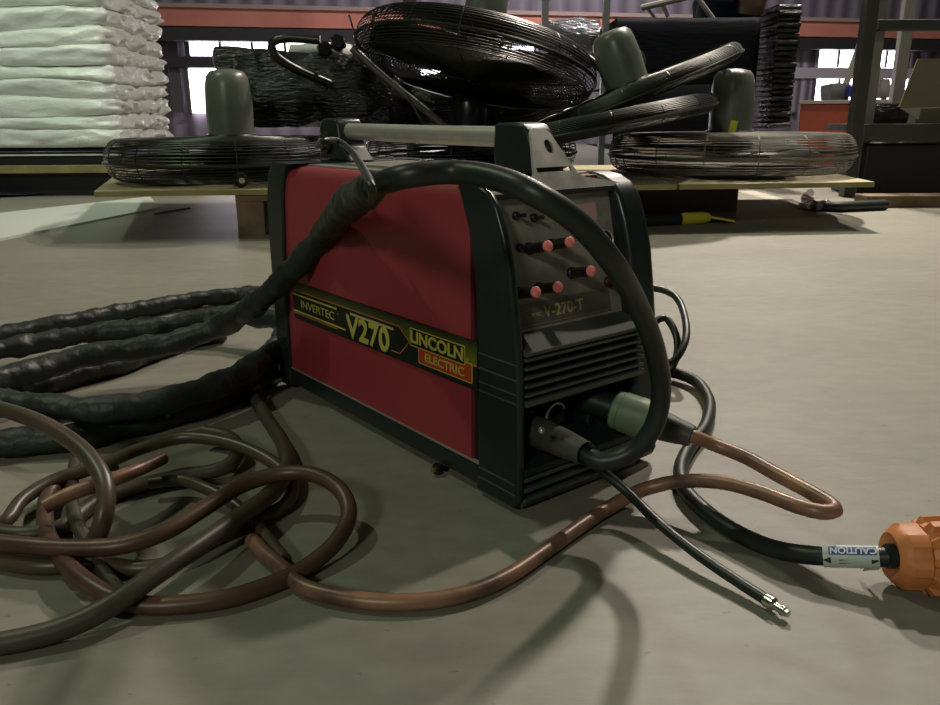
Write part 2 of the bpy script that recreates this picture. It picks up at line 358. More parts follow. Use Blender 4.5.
fD = make_fan(.47, .15)
place(fD, Y(476, 62, 3.3), (.19, .17, .95), .7, 'big black wire fan tilted forward on top of the pile, its dense guard showing')
fE = make_fan(.42, .065, mh=.235)
place(fE, Y(630, 93, 3.2), (-.37, .02, .93), .2, 'wire fan leaning up to the right with a grey-green motor tilted left')
fG = make_fan(.44, .075, 'wire', bare=True)
place(fG, Y(592, 124, 3.05), (-.18, .02, .98), .9, 'motorless dusty wire guard and blades tilted under the leaning fan', None)
# bits hanging on the fans
q = Y(734, 127, 2.95); tp = MB(); tp.box(-.014, .014, -.001, .001, -.03, .03); o = tp.build('yellow_tape_tag', M['tape']); o.location = Y(733, 125, 3.16); o.location.z = 0.33; o.rotation_euler = (.05, .15, .1); tag(o, 'small bright yellow tape tag on the grey motor at the right end', 'tape')

# black wrapped lump under the pile, left of centre
def lump(name, px0, px1, ptop, pbot, y, depth, mt, lab, cat, amp=.05, seed=0, sub=26, parent=None):
    a = Y(px0, pbot, y); b = Y(px1, ptop, y); mb = MB(); vs = []; idx = {}
    cx, cz = (a.x+b.x)/2, (a.z+b.z)/2; hx, hz = (b.x-a.x)/2, (b.z-a.z)/2; hy = depth/2
    n = sub
    for face in range(6):
        base = len(mb.v); g = []
        for i in range(n+1):
            for j in range(n+1):
                u = -1+2*i/n; v = -1+2*j/n
                p = {0: (u, v, 1), 1: (v, u, -1), 2: (u, -1, v), 3: (v, 1, u), 4: (1, u, v), 5: (-1, v, u)}[face]
                p = Vector(p); q = p.normalized(); p = p*.62+q*.38*1.15
                w_ = Vector((p.x*hx, p.y*hy, p.z*hz)); d = noise.noise(w_*4+Vector((seed, 0, 0)))*amp+noise.noise(w_*13+Vector((seed, 3, 0)))*amp*.45
                w_ += q*d; w_.z = max(w_.z, -hz); g.append(w_+Vector((cx, y+hy, cz)))
        mb.add(g, [(i*(n+1)+j, (i+1)*(n+1)+j, (i+1)*(n+1)+j+1, i*(n+1)+j+1) for i in range(n) for j in range(n)])
    o = mb.build(name, mt, parent, smooth=None)
    for p in o.data.polygons: p.use_smooth = True
    if lab: tag(o, lab, cat)
    return o
lump('wrapped_bundle', 222, 395, 50, 128, 3.32, .5, M['film'], 'black film-wrapped lumpy bundle behind the left fan and machine handle', 'bundle', .05, 3)
lump('wrapped_bundle', 385, 590, 68, 135, 3.75, .4, M['film'], 'black film-wrapped bundle under the big tilted fan', 'bundle', .04, 9)
lump('wrapped_bundle', 212, 268, 47, 72, 3.60, .2, M['film'], 'small dark bundle poking up behind the left motor before the window', 'bundle', .02, 12, 14)
lump('white_packet', 285, 345, 42, 58, 3.5, .25, M['foams'], 'white plastic packet lying behind the bent black pipe', 'packet', .02, 5, 12)
def bar(name, pts, r, mt, lab, cat='pipe', k=12):
    return tag(MB().tube(spline(pts, .02), r, k).build(name, mt), lab, cat)
bar('bent_pipe', [Y(320, 40, 3.2), Y(285, 38, 3.2), Y(272, 43, 3.2), Y(274, 54, 3.2), Y(290, 66, 3.22), Y(330, 84, 3.3)], .017, M['dtube'], 'bent black pipe hooked over the bundle in front of the window')
bar('fan_stand_tube', [Y(352, 48, 3.0), Y(385, 78, 3.0), Y(420, 106, 3.0), Y(452, 132, 3.02)], .014, M['gtube'], 'dark grey stand tube sloping down over the bundle toward the black motor')
bar('fan_stand_tube', [Y(553, 38, 3.35), Y(585, 57, 3.3), Y(612, 76, 3.25)], .017, M['dtube'], 'short black tube sloping down in front of the tilted motor')
bar('thin_rod', [Y(349, 15, 3.0), Y(354, 32, 3.0), Y(359, 50, 3.0)], .0035, M['dtube'], 'thin black rod standing up left of the big fan', 'rod', 6)
bar('thin_rod', [Y(376, 13, 3.05), Y(368, 28, 3.03), Y(360, 44, 3.0)], .0035, M['dtube'], 'thin black rod leaning right, crossing before the orange beam', 'rod', 6)
bar('thin_rod', [Y(406, 92, 2.97), Y(413, 106, 2.96), Y(421, 120, 2.95)], .0035, M['dtube'], 'thin black rod hanging from the sloping grey stand tube', 'rod', 6)
for k, (x, y, lab) in enumerate(((325, 50, 'left'), (338, 43, 'right'))):
    o = MB().lathe([(.008, -.02), (.026, -.02), (.03, 0), (.026, .02), (.008, .02)], 14, None, lambda q, z: 1+.12*math.cos(6*q)).build('knob', M['motorb']); o.location = Y(x, y, 3.3); o.rotation_euler = (1.2, .3, 0); tag(o, 'small black lobed knob on the bundle, the %s one of two' % lab, 'knob')
gm = empty('green_cord_reel', Y(634, 62, 3.5), 0, 'lime green round cord reel beside the tilted grey motor', 'reel')
MB().ring((0, 0, 0), (.2, -1, 0), .045, .008, 30, 8).build('reel_rim', M['ogrey'], gm); MB().lathe([(.004, -.012), (.028, -.012), (.028, .012), (.004, .012)], 20, axisM((0, 0, -.01), (.2, -1, 0))).build('reel_hub', M['lime'], gm)

# caster wheel on the board
cw = empty('caster_wheel', (Y(240, 175, 2.68).x, 2.68, ZB), .25, 'small black caster wheel lying on the plywood left of the machine', 'wheel')
MB().lathe([(.006, -.013), (.016, -.014), (.02, -.010), (.022, 0), (.02, .010), (.016, .014), (.006, .013)], 24, axisM((0, 0, .0222), (.3, -1, .0))).build('tyre', M['blk'], cw)
MB().lathe([(.002, -.016), (.009, -.016), (.009, .016), (.002, .016)], 14, axisM((0, 0, .0222), (.3, -1, 0))).build('hub', M['steel'], cw)
MB().tube([(.018, 0, .020), (.05, .005, .012), (.09, .012, .008)], .005, 8).build('stem', M['steel'], cw)

cw.scale = (1.15, 1.15, 1.15)
# ================================================================ FOAM STACK (left)
fa = Y(118, 147, 4.2); fb = Y(166, 130, 5.0)
zb = fa.z
dx = Vector((fb.x-fa.x, fb.y-fa.y, 0)); 
front_dir = Vector((-1, .03, 0)).normalized(); side_dir = dx.normalized(); sl = dx.length
nl = 11; zt = Y(118, -45, 4.2).z; lh = (zt-zb)/nl
def layer(k):
    n1, n2, n3 = 60, 34, 7; mb = MB(); W_ = 1.5; A = Vector((fa.x, fa.y, 0))
    # closed ribbon: wall points around (front face then side face) with puffed section
    path = []
    for i in range(n1+1): path.append((A+front_dir*(W_*(1-i/n1)), Vector((0, -1, 0))))
    path = path[:-1]
    for i in range(n2+1): path.append((A+side_dir*(sl*i/n2), Vector((side_dir.y, -side_dir.x, 0))))
    rows = []
    z0 = zb+k*lh
    for j in range(n3+1):
        t = j/n3; row = []
        for i, (p, nn) in enumerate(path):
            side = i >= n1; puff = .022*math.sin(math.pi*t)**.7
            z = z0+lh*t+.045*noise.noise(Vector((p.x*1.3+p.y, (k+t)*.8, 3.3)))*(0 if (k+t) < .5 else 1)
            f = noise.noise(Vector((p.x*3, p.y*3, k*7.7)))
            q = p+nn*(puff+.020*noise.noise(Vector((p.x*3+k*3, p.y*9, z*16)))+.010*noise.noise(Vector((p.x*11+k*3, p.y*25, z*38))))
            if side: q += nn*(.030*noise.noise(Vector((p.x*26, p.y*20, z*45+k)))+.02*abs(noise.noise(Vector((p.y*30, k*5., t*2)))))
            # loose corner gusset
            c = max(0, 1-abs(i-n1)/7); q += Vector((.5, -.8, 0))*c*(.02*noise.noise(Vector((k*3.3, z*25, 0)))-.015)
            e2 = max(0, (i-(n1+n2-5))/5); q += side_dir*e2*(.07*(math.sin(math.pi*t*.9))*(.6+.6*noise.noise(Vector((k*5.1, t*3, 2)))))
            q.z = z+f*.004
            row.append(q)
        rows.append(row)
    L_ = len(path); vs = [q for r in rows for q in r]
    fs = [(j*L_+i, j*L_+i+1, (j+1)*L_+i+1, (j+1)*L_+i) for j in range(n3) for i in range(L_-1)]
    # back, top and bottom
    B0 = len(vs); bk = A+side_dir*sl+front_dir*W_
    vs.append(Vector((bk.x, bk.y, z0))); vs.append(Vector((bk.x, bk.y, z0+lh)))
    fs += [(i+1, i, B0) for i in range(L_-1)]+[(n3*L_+i, n3*L_+i+1, B0+1) for i in range(L_-1)]
    mb.add(vs, fs); o = mb.build('bagged_foam_sheet', M['foam'], smooth=None)
    for p in o.data.polygons: p.use_smooth = True
    return o
names = ['bottom', 'second from the bottom', 'third from the bottom', 'fourth from the bottom', 'fifth from the bottom', 'sixth from the bottom', 'seventh from the bottom', 'eighth from the bottom', 'ninth from the bottom', 'tenth from the bottom', 'topmost visible']
for k in range(nl): tag(layer(k), 'white foam sheet in a crinkled clear bag, %s of the left stack' % names[k], 'foam sheet', 'bagged foam sheets in the left stack')
# its pallets: black plastic with glints laid on as pale strips, green-yellow timber below
A = Vector((fa.x, fa.y, 0))
bp_ = MB(); zz = zb-.012
e = empty('plastic_pallet', (A.x-.7, A.y, 0), 0, 'black plastic pallet with pale glint strips under the white foam stack', 'pallet')
MB().box(-.95, .72, .03, 1.0, zz-.075, zz).build('deck', M['pallb'], e, bevel=.006)
MB().box(-.95, .70, .02, .028, zz-.030, zz-.022).build('glint_strip', M['foams'], e);  # white strip stands in for the glints along the deck edge
MB().box(-.95, .70, .02, .03, zz-.012, zz-.008).build('glint_strip', M['clear'], e)
MB().box(-.95, .86, -.02, 1.0, zz-.115, zz-.0765).build('bottom_board', M['plyw'], e, bevel=.002)
MB().box(-.93, .80, .05, .95, 0, zz-.115).build('void_fill', M['pallb'], e)  # solid black box added for the dark shaded void under the deck
# film sheet trailing on the floor in front
def sheet(name, quad, mt, lab, cat, th=.004, n=24, amp=.006, z0=.004):
    mb = MB(); q = [Vector(p) for p in quad]; vs = []
    for s_ in (1, 0):
        for i in range(n+1):
            for j in range(n+1):
                u = i/n; v = j/n; p = q[0]*(1-u)*(1-v)+q[1]*u*(1-v)+q[2]*u*v+q[3]*(1-u)*v
                p = p.copy(); p.z += z0+(noise.noise(p*5)*.5+.5)*amp+s_*th; vs.append(p)
    N = (n+1)**2
    fs = [(i*(n+1)+j, (i+1)*(n+1)+j, (i+1)*(n+1)+j+1, i*(n+1)+j+1) for i in range(n) for j in range(n)]
    fs += [tuple(N+x for x in f[::-1]) for f in fs]
    bd = [(i, 0) for i in range(n)]+[(n, j) for j in range(n)]+[(i, n) for i in range(n, 0, -1)]+[(0, j) for j in range(n, 0, -1)]
    ids = [i*(n+1)+j for i, j in bd]
    fs += [(ids[k], ids[(k+1) % len(ids)], N+ids[(k+1) % len(ids)], N+ids[k]) for k in range(len(ids))]
    mb.add(vs, fs); return tag(mb.build(name, mt, smooth=30), lab, cat)
sheet('plastic_film', [G(-20, 199), G(96, 193), G(100, 186), G(-20, 186)], M['gsheet'], 'dark glossy plastic film lying on the floor in front of the foam stack', 'plastic film', .002, 24, .02)
sheet('foam_board', [G(-30, 247), G(160, 209), G(150, 198), G(-30, 218)], M['foams'], 'flat white foam board lying on the floor, lower left of the pallet', 'foam board', .008, 10, .0, .0)
bar('thin_rod', [G(155, 214, .006), G(172, 211, .006), G(190, 208, .006)], .004, M['pallb'], 'thin dark rod on the floor at the end of the white foam board', 'rod', 6)

# ================================================================ DARK STACKS (behind)
def strata(x0, x1, ptop, pbot, y, depth, n, mt, lab, amp, sid=.0):
    a = Y(x0, pbot, y); b = Y(x1, ptop, y); e = empty('wrapped_stack', ((a.x+b.x)/2, y, 0), 0, lab, 'stack'); W = (b.x-a.x)/2
    z0 = max(a.z, 0); h = (b.z-z0)/n
    for k in range(n):
        mb = MB(); nn = 30; vs = []; off = random.uniform(-.01, .01)
        pth = [(-W+2*W*i/nn, 0, 0, -1) for i in range(nn+1)]+[(W, depth*i/12, 1, 0) for i in range(1, 13)]
        for j in range(5):
            t = j/4
            for (x, yy, nx, ny) in pth:
                d = amp*math.sin(math.pi*t)+amp*.7*noise.noise(Vector((x*8, yy*8+t*2, k*3.1)))+off
                vs.append(Vector((x+nx*d, yy+ny*d, z0+h*(k+t)+.006*noise.noise(Vector((x*6, yy*6, k))))))
        Ln = len(pth); fs = [(j*Ln+i, j*Ln+i+1, (j+1)*Ln+i+1, (j+1)*Ln+i) for j in range(4) for i in range(Ln-1)]
        B = len(vs); vs += [Vector((-W, depth, z0+h*k)), Vector((-W, depth, z0+h*(k+1)))]
        fs += [(i+1, i, B) for i in range(Ln-1)]+[(4*Ln+i, 4*Ln+i+1, B+1) for i in range(Ln-1)]
        mb.add(vs, fs); o = mb.build('wrapped_layer', mt, e, smooth=None)
        for p in o.data.polygons: p.use_smooth = True
    return e
strata(612, 762, 17, 150, 4.5, 1.1, 2, M['filmn'], 'tall navy-black film-wrapped stack behind the leaning fan', .003)
strata(768, 802, 4, 128, 4.35, .5, 22, M['film'], 'column of glossy black wrapped layers at the right of the dark stack', .010)
lump('clear_wrapped_bundle', 541, 604, 17, 52, 4.9, .5, M['clear'], 'silvery clear film-wrapped bundle between the two pale posts behind', 'bundle', .03, 20, 24)
e = empty('pale_post_frame', (Y(572, 30, 4.8).x, 4.8, 0), 0, 'pale steel posts holding the silvery wrapped bundle behind the pile', 'frame')
for px in (545, 606):
    x = Y(px, 20, 4.8).x-e.location.x; MB().box(x-.018, x+.018, -.02, .02, 0, 1.3).build('post', mat('pale_post', (.22, .22, .25), .5), e)
# things lying on top of the dark stack
zt_ = Y(700, 17, 4.5).z
e = empty('grey_rail', (Y(680, 10, 4.6).x, 4.6, zt_), 0, 'grey metal rails with small legs lying on top of the dark stack', 'rail')
def loc(px, py, y): return Y(px, py, y)-e.location
MB().tube([loc(641, 8, 4.6), loc(700, -6, 4.6)], .016, 8).build('rail', M['rackl'], e); MB().tube([loc(648, 9, 4.6), loc(655, 18, 4.6)], .008, 6).build('leg', M['rackl'], e); MB().tube([loc(663, 5, 4.6), loc(668, 17, 4.6)], .010, 6).build('leg', M['rackl'], e); MB().tube([loc(693, -8, 4.6), loc(713, 19, 4.6)], .014, 8).build('brace', M['rackl'], e)
lump('brown_sack', 738, 768, -20, 16, 4.6, .3, mat('brown_sack', (.12, .07, .055), .6), 'brownish sack slumped on top of the dark stack', 'sack', .03, 31, 14)
lump('dark_bag', 706, 742, -14, 17, 4.62, .3, M['filmn'], 'dark bag beside the brown sack on top of the stack', 'bag', .03, 33, 14)

# ================================================================ RIGHT: rack, orange box, cardboard
def rbox(mb, x0, x1, y0, y1, z0, z1): return mb.box(x0, x1, y0, y1, z0, z1)
ry = 3.9
pb = Y(848, 172, ry); ptp = Y(868, 60, ry)
e = empty('pallet_rack', (pb.x, ry, 0), 0, 'dark steel storage rack at the right edge with deep shelf beams', 'rack')
MB().box(-.02, .035, -.03, .03, 0, 1.7).build('upright', M['rack'], e, bevel=.003)
MB().box(.056, .14, .10, .16, 0, 1.7).build('upright', M['rackl'], e, bevel=.003)
xb = Y(905, 40, 4.9).x-pb.x; MB().box(xb-.05, xb+.015, .95, 1.0, 0, 1.7).build('upright', M['rackl'], e, bevel=.003)
z1 = Y(880, 20, ry).z; z2 = Y(880, 31, ry).z; MB().box(.05, 1.6, -.02, .03, z2, z1).build('shelf_beam', M['rack'], e, bevel=.003)
z1 = Y(880, 124, ry).z; z2 = Y(880, 137, ry).z; MB().box(.05, 1.6, -.02, .03, z2-.02, z1).build('shelf_beam', M['rack'], e, bevel=.003)
MB().box(.05, 1.6, .03, .42, z1-.03, z1-.002).build('shelf_deck', M['rack'], e)
zlow = z2-.02
tag(MB().box(pb.x+.10, pb.x+1.6, ry+.05, ry+.4, .0, zlow-.012).build('dark_crate', M['pallb'], bevel=.01), 'black crate filling the space under the right rack shelf', 'crate')
zs = z1
# cardboard leaning + box below
e = empty('cardboard_box', Vector((Y(925, 118, 4.15).x, 4.1, zs)), 0, 'olive cardboard box with a raised open flap on the right rack shelf', 'box')
w_ = Y(905, 118, 4.1).x-e.location.x; hB = Y(925, 108, 4.1).z-zs; hF = Y(925, 60, 4.1).z-zs
MB().box(w_, w_+.6, -.1, .4, 0, hB).build('carton', M['card'], e, bevel=.003)
c1 = Y(893, 102, 4.05).x-e.location.x; c2 = Y(913, 60, 4.05).x-e.location.x
MB().prism([(c1, hB+.005), (c1+.02, hB+.0), (c1+.9, hB+.0), (c1+.9, hF), (c2, hF)], -.115, -.108, lambda p, t: (p[0], t+(p[1]-hB)*.1, p[1])).build('flap', M['card'], e, smooth=None)
MB().prism([(c1+.0, hB), (c1+.10, hB), (w_+.0, hB*.25)], -.125, -.118, lambda p, t: (p[0], t, p[1])).build('flap', M['lw'], e, smooth=None)
lump('black_bag', 863, 912, 103, 124, 4.0, .14, M['film'], 'crumpled black bag on the rack shelf left of the cardboard box', 'bag', .02, 41, 16)
# orange box
e = empty('orange_bin', (Y(828, 130, 5.6).x, 5.6, 0), 0, 'orange-red bin with a pale rim behind the rack upright', 'bin'); e.rotation_euler.z = -.40
x0 = Y(800, 130, 5.6).x-e.location.x; x1 = Y(851, 130, 5.6).x-e.location.x+.12; zt2 = Y(825, 102, 5.6).z
MB().box(x0, x1, 0, .5, 0, zt2-.012).build('shell', M['obox'], e, bevel=.01)
MB().box(x0-.01, x1+.35, -.012, .55, zt2-.012, zt2+.012).build('lid', M['lw'], e, bevel=.003)
bar('leaning_timber', [Y(840, 100, 5.75), Y(851, 70, 5.75), Y(864, 33, 5.75)], .024, M['lw'], 'pale timber leaning up to the left side of the rack upright', 'timber', 4)
bar('leaning_timber', [Y(884, 100, 5.75), Y(880, 80, 5.75), Y(876, 52, 5.75)], .02, M['lw'], 'pale timber standing to the right of the rack upright', 'timber', 4)
lump('grey_sack', 830, 852, 84, 101, 5.72, .2, mat('grey_sack', (.16, .15, .16), .7), 'grey rounded sack on the orange bin lid', 'sack', .02, 44, 12)
lump('blue_bag', 848, 860, 86, 97, 5.66, .06, M['bluep'], 'small blue bag beside the grey sack on the orange bin', 'bag', .01, 45, 10)
lump('grey_sack', 880, 893, 78, 98, 5.7, .2, mat('grey_sack_light', (.25, .24, .27), .7), 'pale grey sack right of the rack upright', 'sack', .02, 46, 12)
# floor bits right
tag(MB().box(G(862, 207).x, G(862, 207).x+1.4, G(870, 208).y, G(870, 208).y+.12, .0, .05).build('timber_plank', M['wood'], bevel=.004), 'brown timber plank lying on the floor under the rack', 'plank')
bar('cable_bundle', [G(812, 206, .02), G(835, 207, .02), G(862, 206, .02), G(885, 205, .02)], .022, M['rub'], 'black cable bundle on the floor in front of the rack', 'cable')
bar('crumpled_wrap', [G(810, 193, .02), G(806, 200, .03), G(816, 206, .025), G(826, 204, .02)], .02, M['clear'], 'shiny crumpled wrap at the end of the black cable bundle', 'wrap')
# yellow and black tool
e = empty('hand_tool', G(672, 226), 0, 'black tool with yellow collar and flat yellow tip on the floor', 'tool')
tl = lambda px, py, z: G(px, py, z)-e.location
r_ = .021
MB().tube([tl(615, 222, r_), tl(650, 220.5, r_), tl(680, 219, r_)], [r_*.95, r_*.95, r_*.95], 16).build('handle', M['rub'], e)
MB().tube([tl(679, 219, r_), tl(684, 218.8, r_), tl(702, 218, r_), tl(708, 217.6, r_)], [r_*.9, r_*1.08, r_*1.05, r_*.8], 16).build('collar', M['yt'], e)
a = tl(706, 217, .022); b = tl(734, 222, .006)
sdv = Vector((0, .022, 0))
MB().prism([(a-sdv*.9), (b-sdv*.6), (b+sdv*.6), (a+sdv*.9)], 0, .007, lambda p, t: (p.x, p.y, p.z+t)).build('tip', M['yt'], e, smooth=None)

# ================================================================ WELDING MACHINE
WO = Vector((.0404, .715, 0)); RZ = math.radians(38.075)
mc = empty('welding_machine', WO, RZ, 'red and black portable welding machine with aluminium carry handle standing on the concrete floor', 'welding machine')
WMx = Matrix.Rotation(RZ, 4, 'Z'); WMx.translation = WO
WMi = WMx.inverted()
def Lu(px, py, u):   # local point where the ray meets plane local-y = u
    n = WMx.to_3x3()@Vector((0, 1, 0)); return WMi@hit(px, py, WMx@Vector((0, u, 0)), n)
BW = .207; TZ = .318
# chassis core (dark) and base
MB().box(.006, BW-.006, .03, .495, .012, .034).build('base_tray', M['blk'], mc, bevel=.003)
for (x, y) in ((.03, .06), (BW-.03, .06), (.03, .46), (BW-.03, .46)):
    MB().lathe([(.010, 0), (.012, .002), (.012, .0125), (.010, .0125)], 16, Matrix.Translation((x, y, 0))).build('rubber_foot', M['rub'], mc)
MB().box(.001, BW-.001, .0505, .486, .010, .033).build('base_skirt', M['blk'], mc, bevel=.002)
# red wrap-around cover
def wrapsec(inset, zlo, ztop, r, x0=0, x1=BW):
    pts = [(x0+inset, zlo)]
    for k in range(7):
        t = math.pi/2*k/6; pts.append((x0+inset+r-r*math.cos(t), ztop-r+r*math.sin(t)))
    for k in range(7):
        t = math.pi/2*k/6; pts.append((x1-inset-r+r*math.sin(t), ztop-r+r*math.cos(t)))
    pts.append((x1-inset, zlo)); return pts
MB().prism(wrapsec(.0015, .034, TZ-.002, .020), .066, .488, lambda p, t: (p[0], t, p[1])).build('red_cover', M['red'], mc, smooth=30)
MB().box(.026, BW-.026, .085, .470, TZ-.004, TZ+.0002).build('top_panel', M['top'], mc, bevel=.0015)
MB().box(-.0005, .004, .052, .480, .0335, .0352).build('seam_trim', M['top'], mc)
# front bezel flanks
front = [(-.006, .006), (-.012, .018), (-.0125, .06), (-.012, .10), (-.009, .165), (-.004, .20), (.003, .242), (.012, .272), (.023, .297), (.034, .309), (.050, .316)]
rear = [(.083, .3195), (.073, .295), (.064, .272), (.056, .23), (.051, .192), (.050, .104), (.051, .035), (.055, .006)]
def flank(x0, x1, dy=0):
    mb = MB(); mb.prism([(a+dy*min(1, max(0, (b-.0)/.1)), b) for a, b in front]+rear, x0, x1, lambda p, t: (t, p[0], p[1])); return mb
flank(-.003, .0065).build('front_bezel_side', M['blk'], mc, bevel=.004)
flank(BW-.034, BW+.002, .010).build('front_bezel_side', M['blk'], mc, bevel=.006)
# inner shadow box behind front
MB().box(.006, BW-.033, .052, .09, .012, .312).build('inner_frame', M['blk'], mc)
MB().box(.006, BW-.033, .040, .075, .3010, .3064).build('header_strip', M['blk'], mc)
# louvre grooves on the bezel's outer side
for z in (.154, .139, .125, .116, .033, .022): MB().box(-.0042, -.002, -.0085, .047, z, z+.0014).build('side_rib', M['slat'], mc, smooth=None)
# louvres: upper group
xl, xr = .0065, BW-.034
up = MB()
zs_ = [.1600-.0088*k for k in range(5)]
for k, z in enumerate(zs_):
    up.prism([(-.0125, z), (-.0125, z-.0032), (.016, z-.0062), (.016, z-.0030)], xl-.001, xr+.001, lambda p, t: (t, p[0], p[1]))
up.prism([(-.0135, .1180), (-.0135, .1120), (.03, .1120), (.03, .1180)], xl-.001, xr+.001, lambda p, t: (t, p[0], p[1]))
up.build('louvre_grille', M['slat'], mc, smooth=None, bevel=.0009)
MB().box(xl, xr, .016, .020, .112, .166).build('grille_backing', M['blk2'], mc)
for x in (.052, .125): MB().box(x, x+.003, -.006, .017, .116, .162).build('grille_divider', M['blk'], mc)
# ledge under the control panel
MB().prism([(-.0125, .1655), (-.0125, .1615), (.024, .1615), (.024, .176)], xl-.001, xr+.001, lambda p, t: (t, p[0], p[1])).build('panel_ledge', mat('ledge_dark_grey', (.085, .090, .078), .65, spec=.3), mc, smooth=None, bevel=.0012)
# control panel (slanted)
def pu(z): return .050-(.312-z)/.140*.030
cp = MB().prism([(pu(.172), .172), (pu(.312), .312), (pu(.312)+.004, .312), (pu(.172)+.004, .172)], xl, xr, lambda p, t: (t, p[0], p[1])).build('control_panel', M['panel'], mc, smooth=None)
pn = Vector((0, -.14, -.030)).normalized()*1.0; pn = Vector((0, -.140, .030)).normalized()
pup = Vector((0, .030, .140)).normalized()
def onpanel(px, py):
    n = (WMx.to_3x3()@pn); return WMi@hit(px, py, WMx@Vector((0, pu(.24), .24)), n)
def panM(p, lift=.0): 
    MM = Matrix((Vector((1, 0, 0)), pup, pn)).transposed().to_4x4(); MM.translation = p+pn*lift; return MM
knobs = [((549, 246), .030), ((571, 242), .030), ((592, 271), .030), ((537, 292), .030), ((559, 287), .030)]
for (px, py), ln_ in knobs:
    n = WMx.to_3x3()@pn; tip = WMi@hit(px, py, WMx@(Vector((0, pu(.24), .24))+pn*ln_), n); b0 = tip-pn*(ln_-.0005)
    mb = MB(); mb.lathe([(.0062, 0), (.0062, .003), (.0052, .004), (.0050, ln_-.004), (.0050, ln_-.0035)], 20, axisM(b0, pn), lambda q, z: 1+.04*math.cos(10*q))
    mb.mi = 1; mb.lathe([(.0053, ln_-.0036), (.0054, ln_-.0008), (.0045, ln_+.0002), (.0005, ln_+.0008)], 20, axisM(b0, pn)); mb.build('knob', [M['knob'], M['cap']], cp)
for (px, py) in ((533, 218), (515, 216), (519, 248)):
    p = onpanel(px, py); mb = MB(); mb.lathe([(.0042, 0), (.0042, .003), (.003, .0045), (.001, .005)], 14, axisM(p, pn)); mb.tube([p+pn*.004, p+pn*.014+Vector((.001, 0, -.001))], [.0016, .0022], 8); mb.build('toggle_switch', M['knob'], cp)
a = onpanel(571, 203); b = onpanel(596, 204); c = onpanel(596, 222); cc = (a+c)/2; ww = abs(b.x-a.x)/2; hh = abs((c-b).dot(pup))/2
MB().box(-ww-.002, ww+.002, -hh-.002, hh+.002, -.001, .0006, panM(cc)).build('display_frame', mat('display_frame_grey', (.30, .26, .25), .5), cp, smooth=None)
MB().box(-ww, ww, -hh, hh, .0006, .0010, panM(cc)).build('display', M['lcd'], cp, smooth=None)
p = onpanel(604, 240); MB().ring(p+pn*.003, pn, .0105, .0012, 30, 6).build('socket_ring', M['alu'], cp); MB().lathe([(.010, 0), (.010, .003), (.0095, .003), (.0001, .002)], 24, axisM(p, pn)).build('remote_socket', M['knob'], cp)
for (px, py) in ((590, 297), (602, 300)):
    p = onpanel(606, 290); 
p = onpanel(608, 282); MB().lathe([(.0062, 0), (.0062, .003), (.0052, .004), (.0050, .020), (.001, .021)], 20, axisM(p, pn)).build('knob', mat('dark_red_knob', (.06, .008, .006), .4), cp)
# name strip
a = onpanel(524, 316); b = onpanel(588, 306); zc = .189; pc = Vector(((a.x+b.x)/2+.0, pu(zc), zc))
MB().box(-.066, .066, -.0125, .0125, -.001, .0006, panM(Vector(((xl+xr)/2, pu(.190), .190)))).build('name_strip', mat('strip_dark', (.13, .12, .105), .5, .1), cp, smooth=None)
text('V-270-T', .0165, panM(Vector((.088, pu(.190), .190)), .0008), M['yel2'], cp, sx=1.0, bold=.0003)
text('INVERTEC', .0055, panM(Vector((.046, pu(.189), .189)), .0008), M['yel2'], cp, sx=.9)
for (dy_, ww_) in ((.0120, .065), (-.0105, .065)):
    MB().box(-ww_, ww_, dy_-.0004, dy_+.0004, .0006, .0009, panM(Vector(((xl+xr)/2, pu(.190), .190)))).build('strip_line', mat('strip_line_pale', (.3, .22, .19), .5), cp, smooth=None)
# lower bay: recess floor, sockets
MB().box(xl, xr, .034, .040, .040, .118).build('socket_plate', M['blk'], mc)
bay = MB(); bay.prism([(-.0125, .047), (-.0125, .040), (.035, .040), (.035, .060)], xl-.001, xr+.001, lambda p, t: (t, p[0], p[1])); bay.build('bay_sill', M['blk'], mc, smooth=None, bevel=.001)
lo = MB()
for z in (.0385, .0275, .0165): lo.prism([(-.0125, z), (-.0125, z-.0044), (.016, z-.0070), (.016, z-.0026)], xl-.001, xr+.001, lambda p, t: (t, p[0], p[1]))
lo.box(xl-.001, xr+.001, -.008, .03, .006, .0125)
lo.build('lower_grille', M['slat'], mc, smooth=None, bevel=.0009)
MB().box(xl, xr, .015, .019, .008, .042).build('grille_backing', M['blk2'], mc)
nY = Vector((0, -1, 0))
for (px, py, r, nm) in ((549, 413, .013, 'gas_outlet_socket'), (592, 414, .0165, 'control_socket')):
    p = Lu(px, py, .02); p.y = .034
    mb = MB(); mb.lathe([(r*1.15, 0), (r*1.15, .004), (r, .005), (r, .022), (r*.86, .0225), (r*.82, .012), (.0005, .012)], 28, axisM(p, nY)); so = mb.build(nm, M['blk'], mc)
    if nm == 'gas_outlet_socket': MB().ring(p+nY*.024, nY, r*1.02, .0013, 24, 6, math.pi*.9, math.pi*2.0).build('steel_clip', M['alu'], so)
for (px, py) in ((541, 433), (622, 412)):
    p = Lu(px, py, -.0); p.y = .034; MB().lathe([(.021, 0), (.021, .006), (.018, .008), (.018, .015), (.0005, .015)], 28, axisM(p, nY)).build('output_socket', M['blk'], mc)
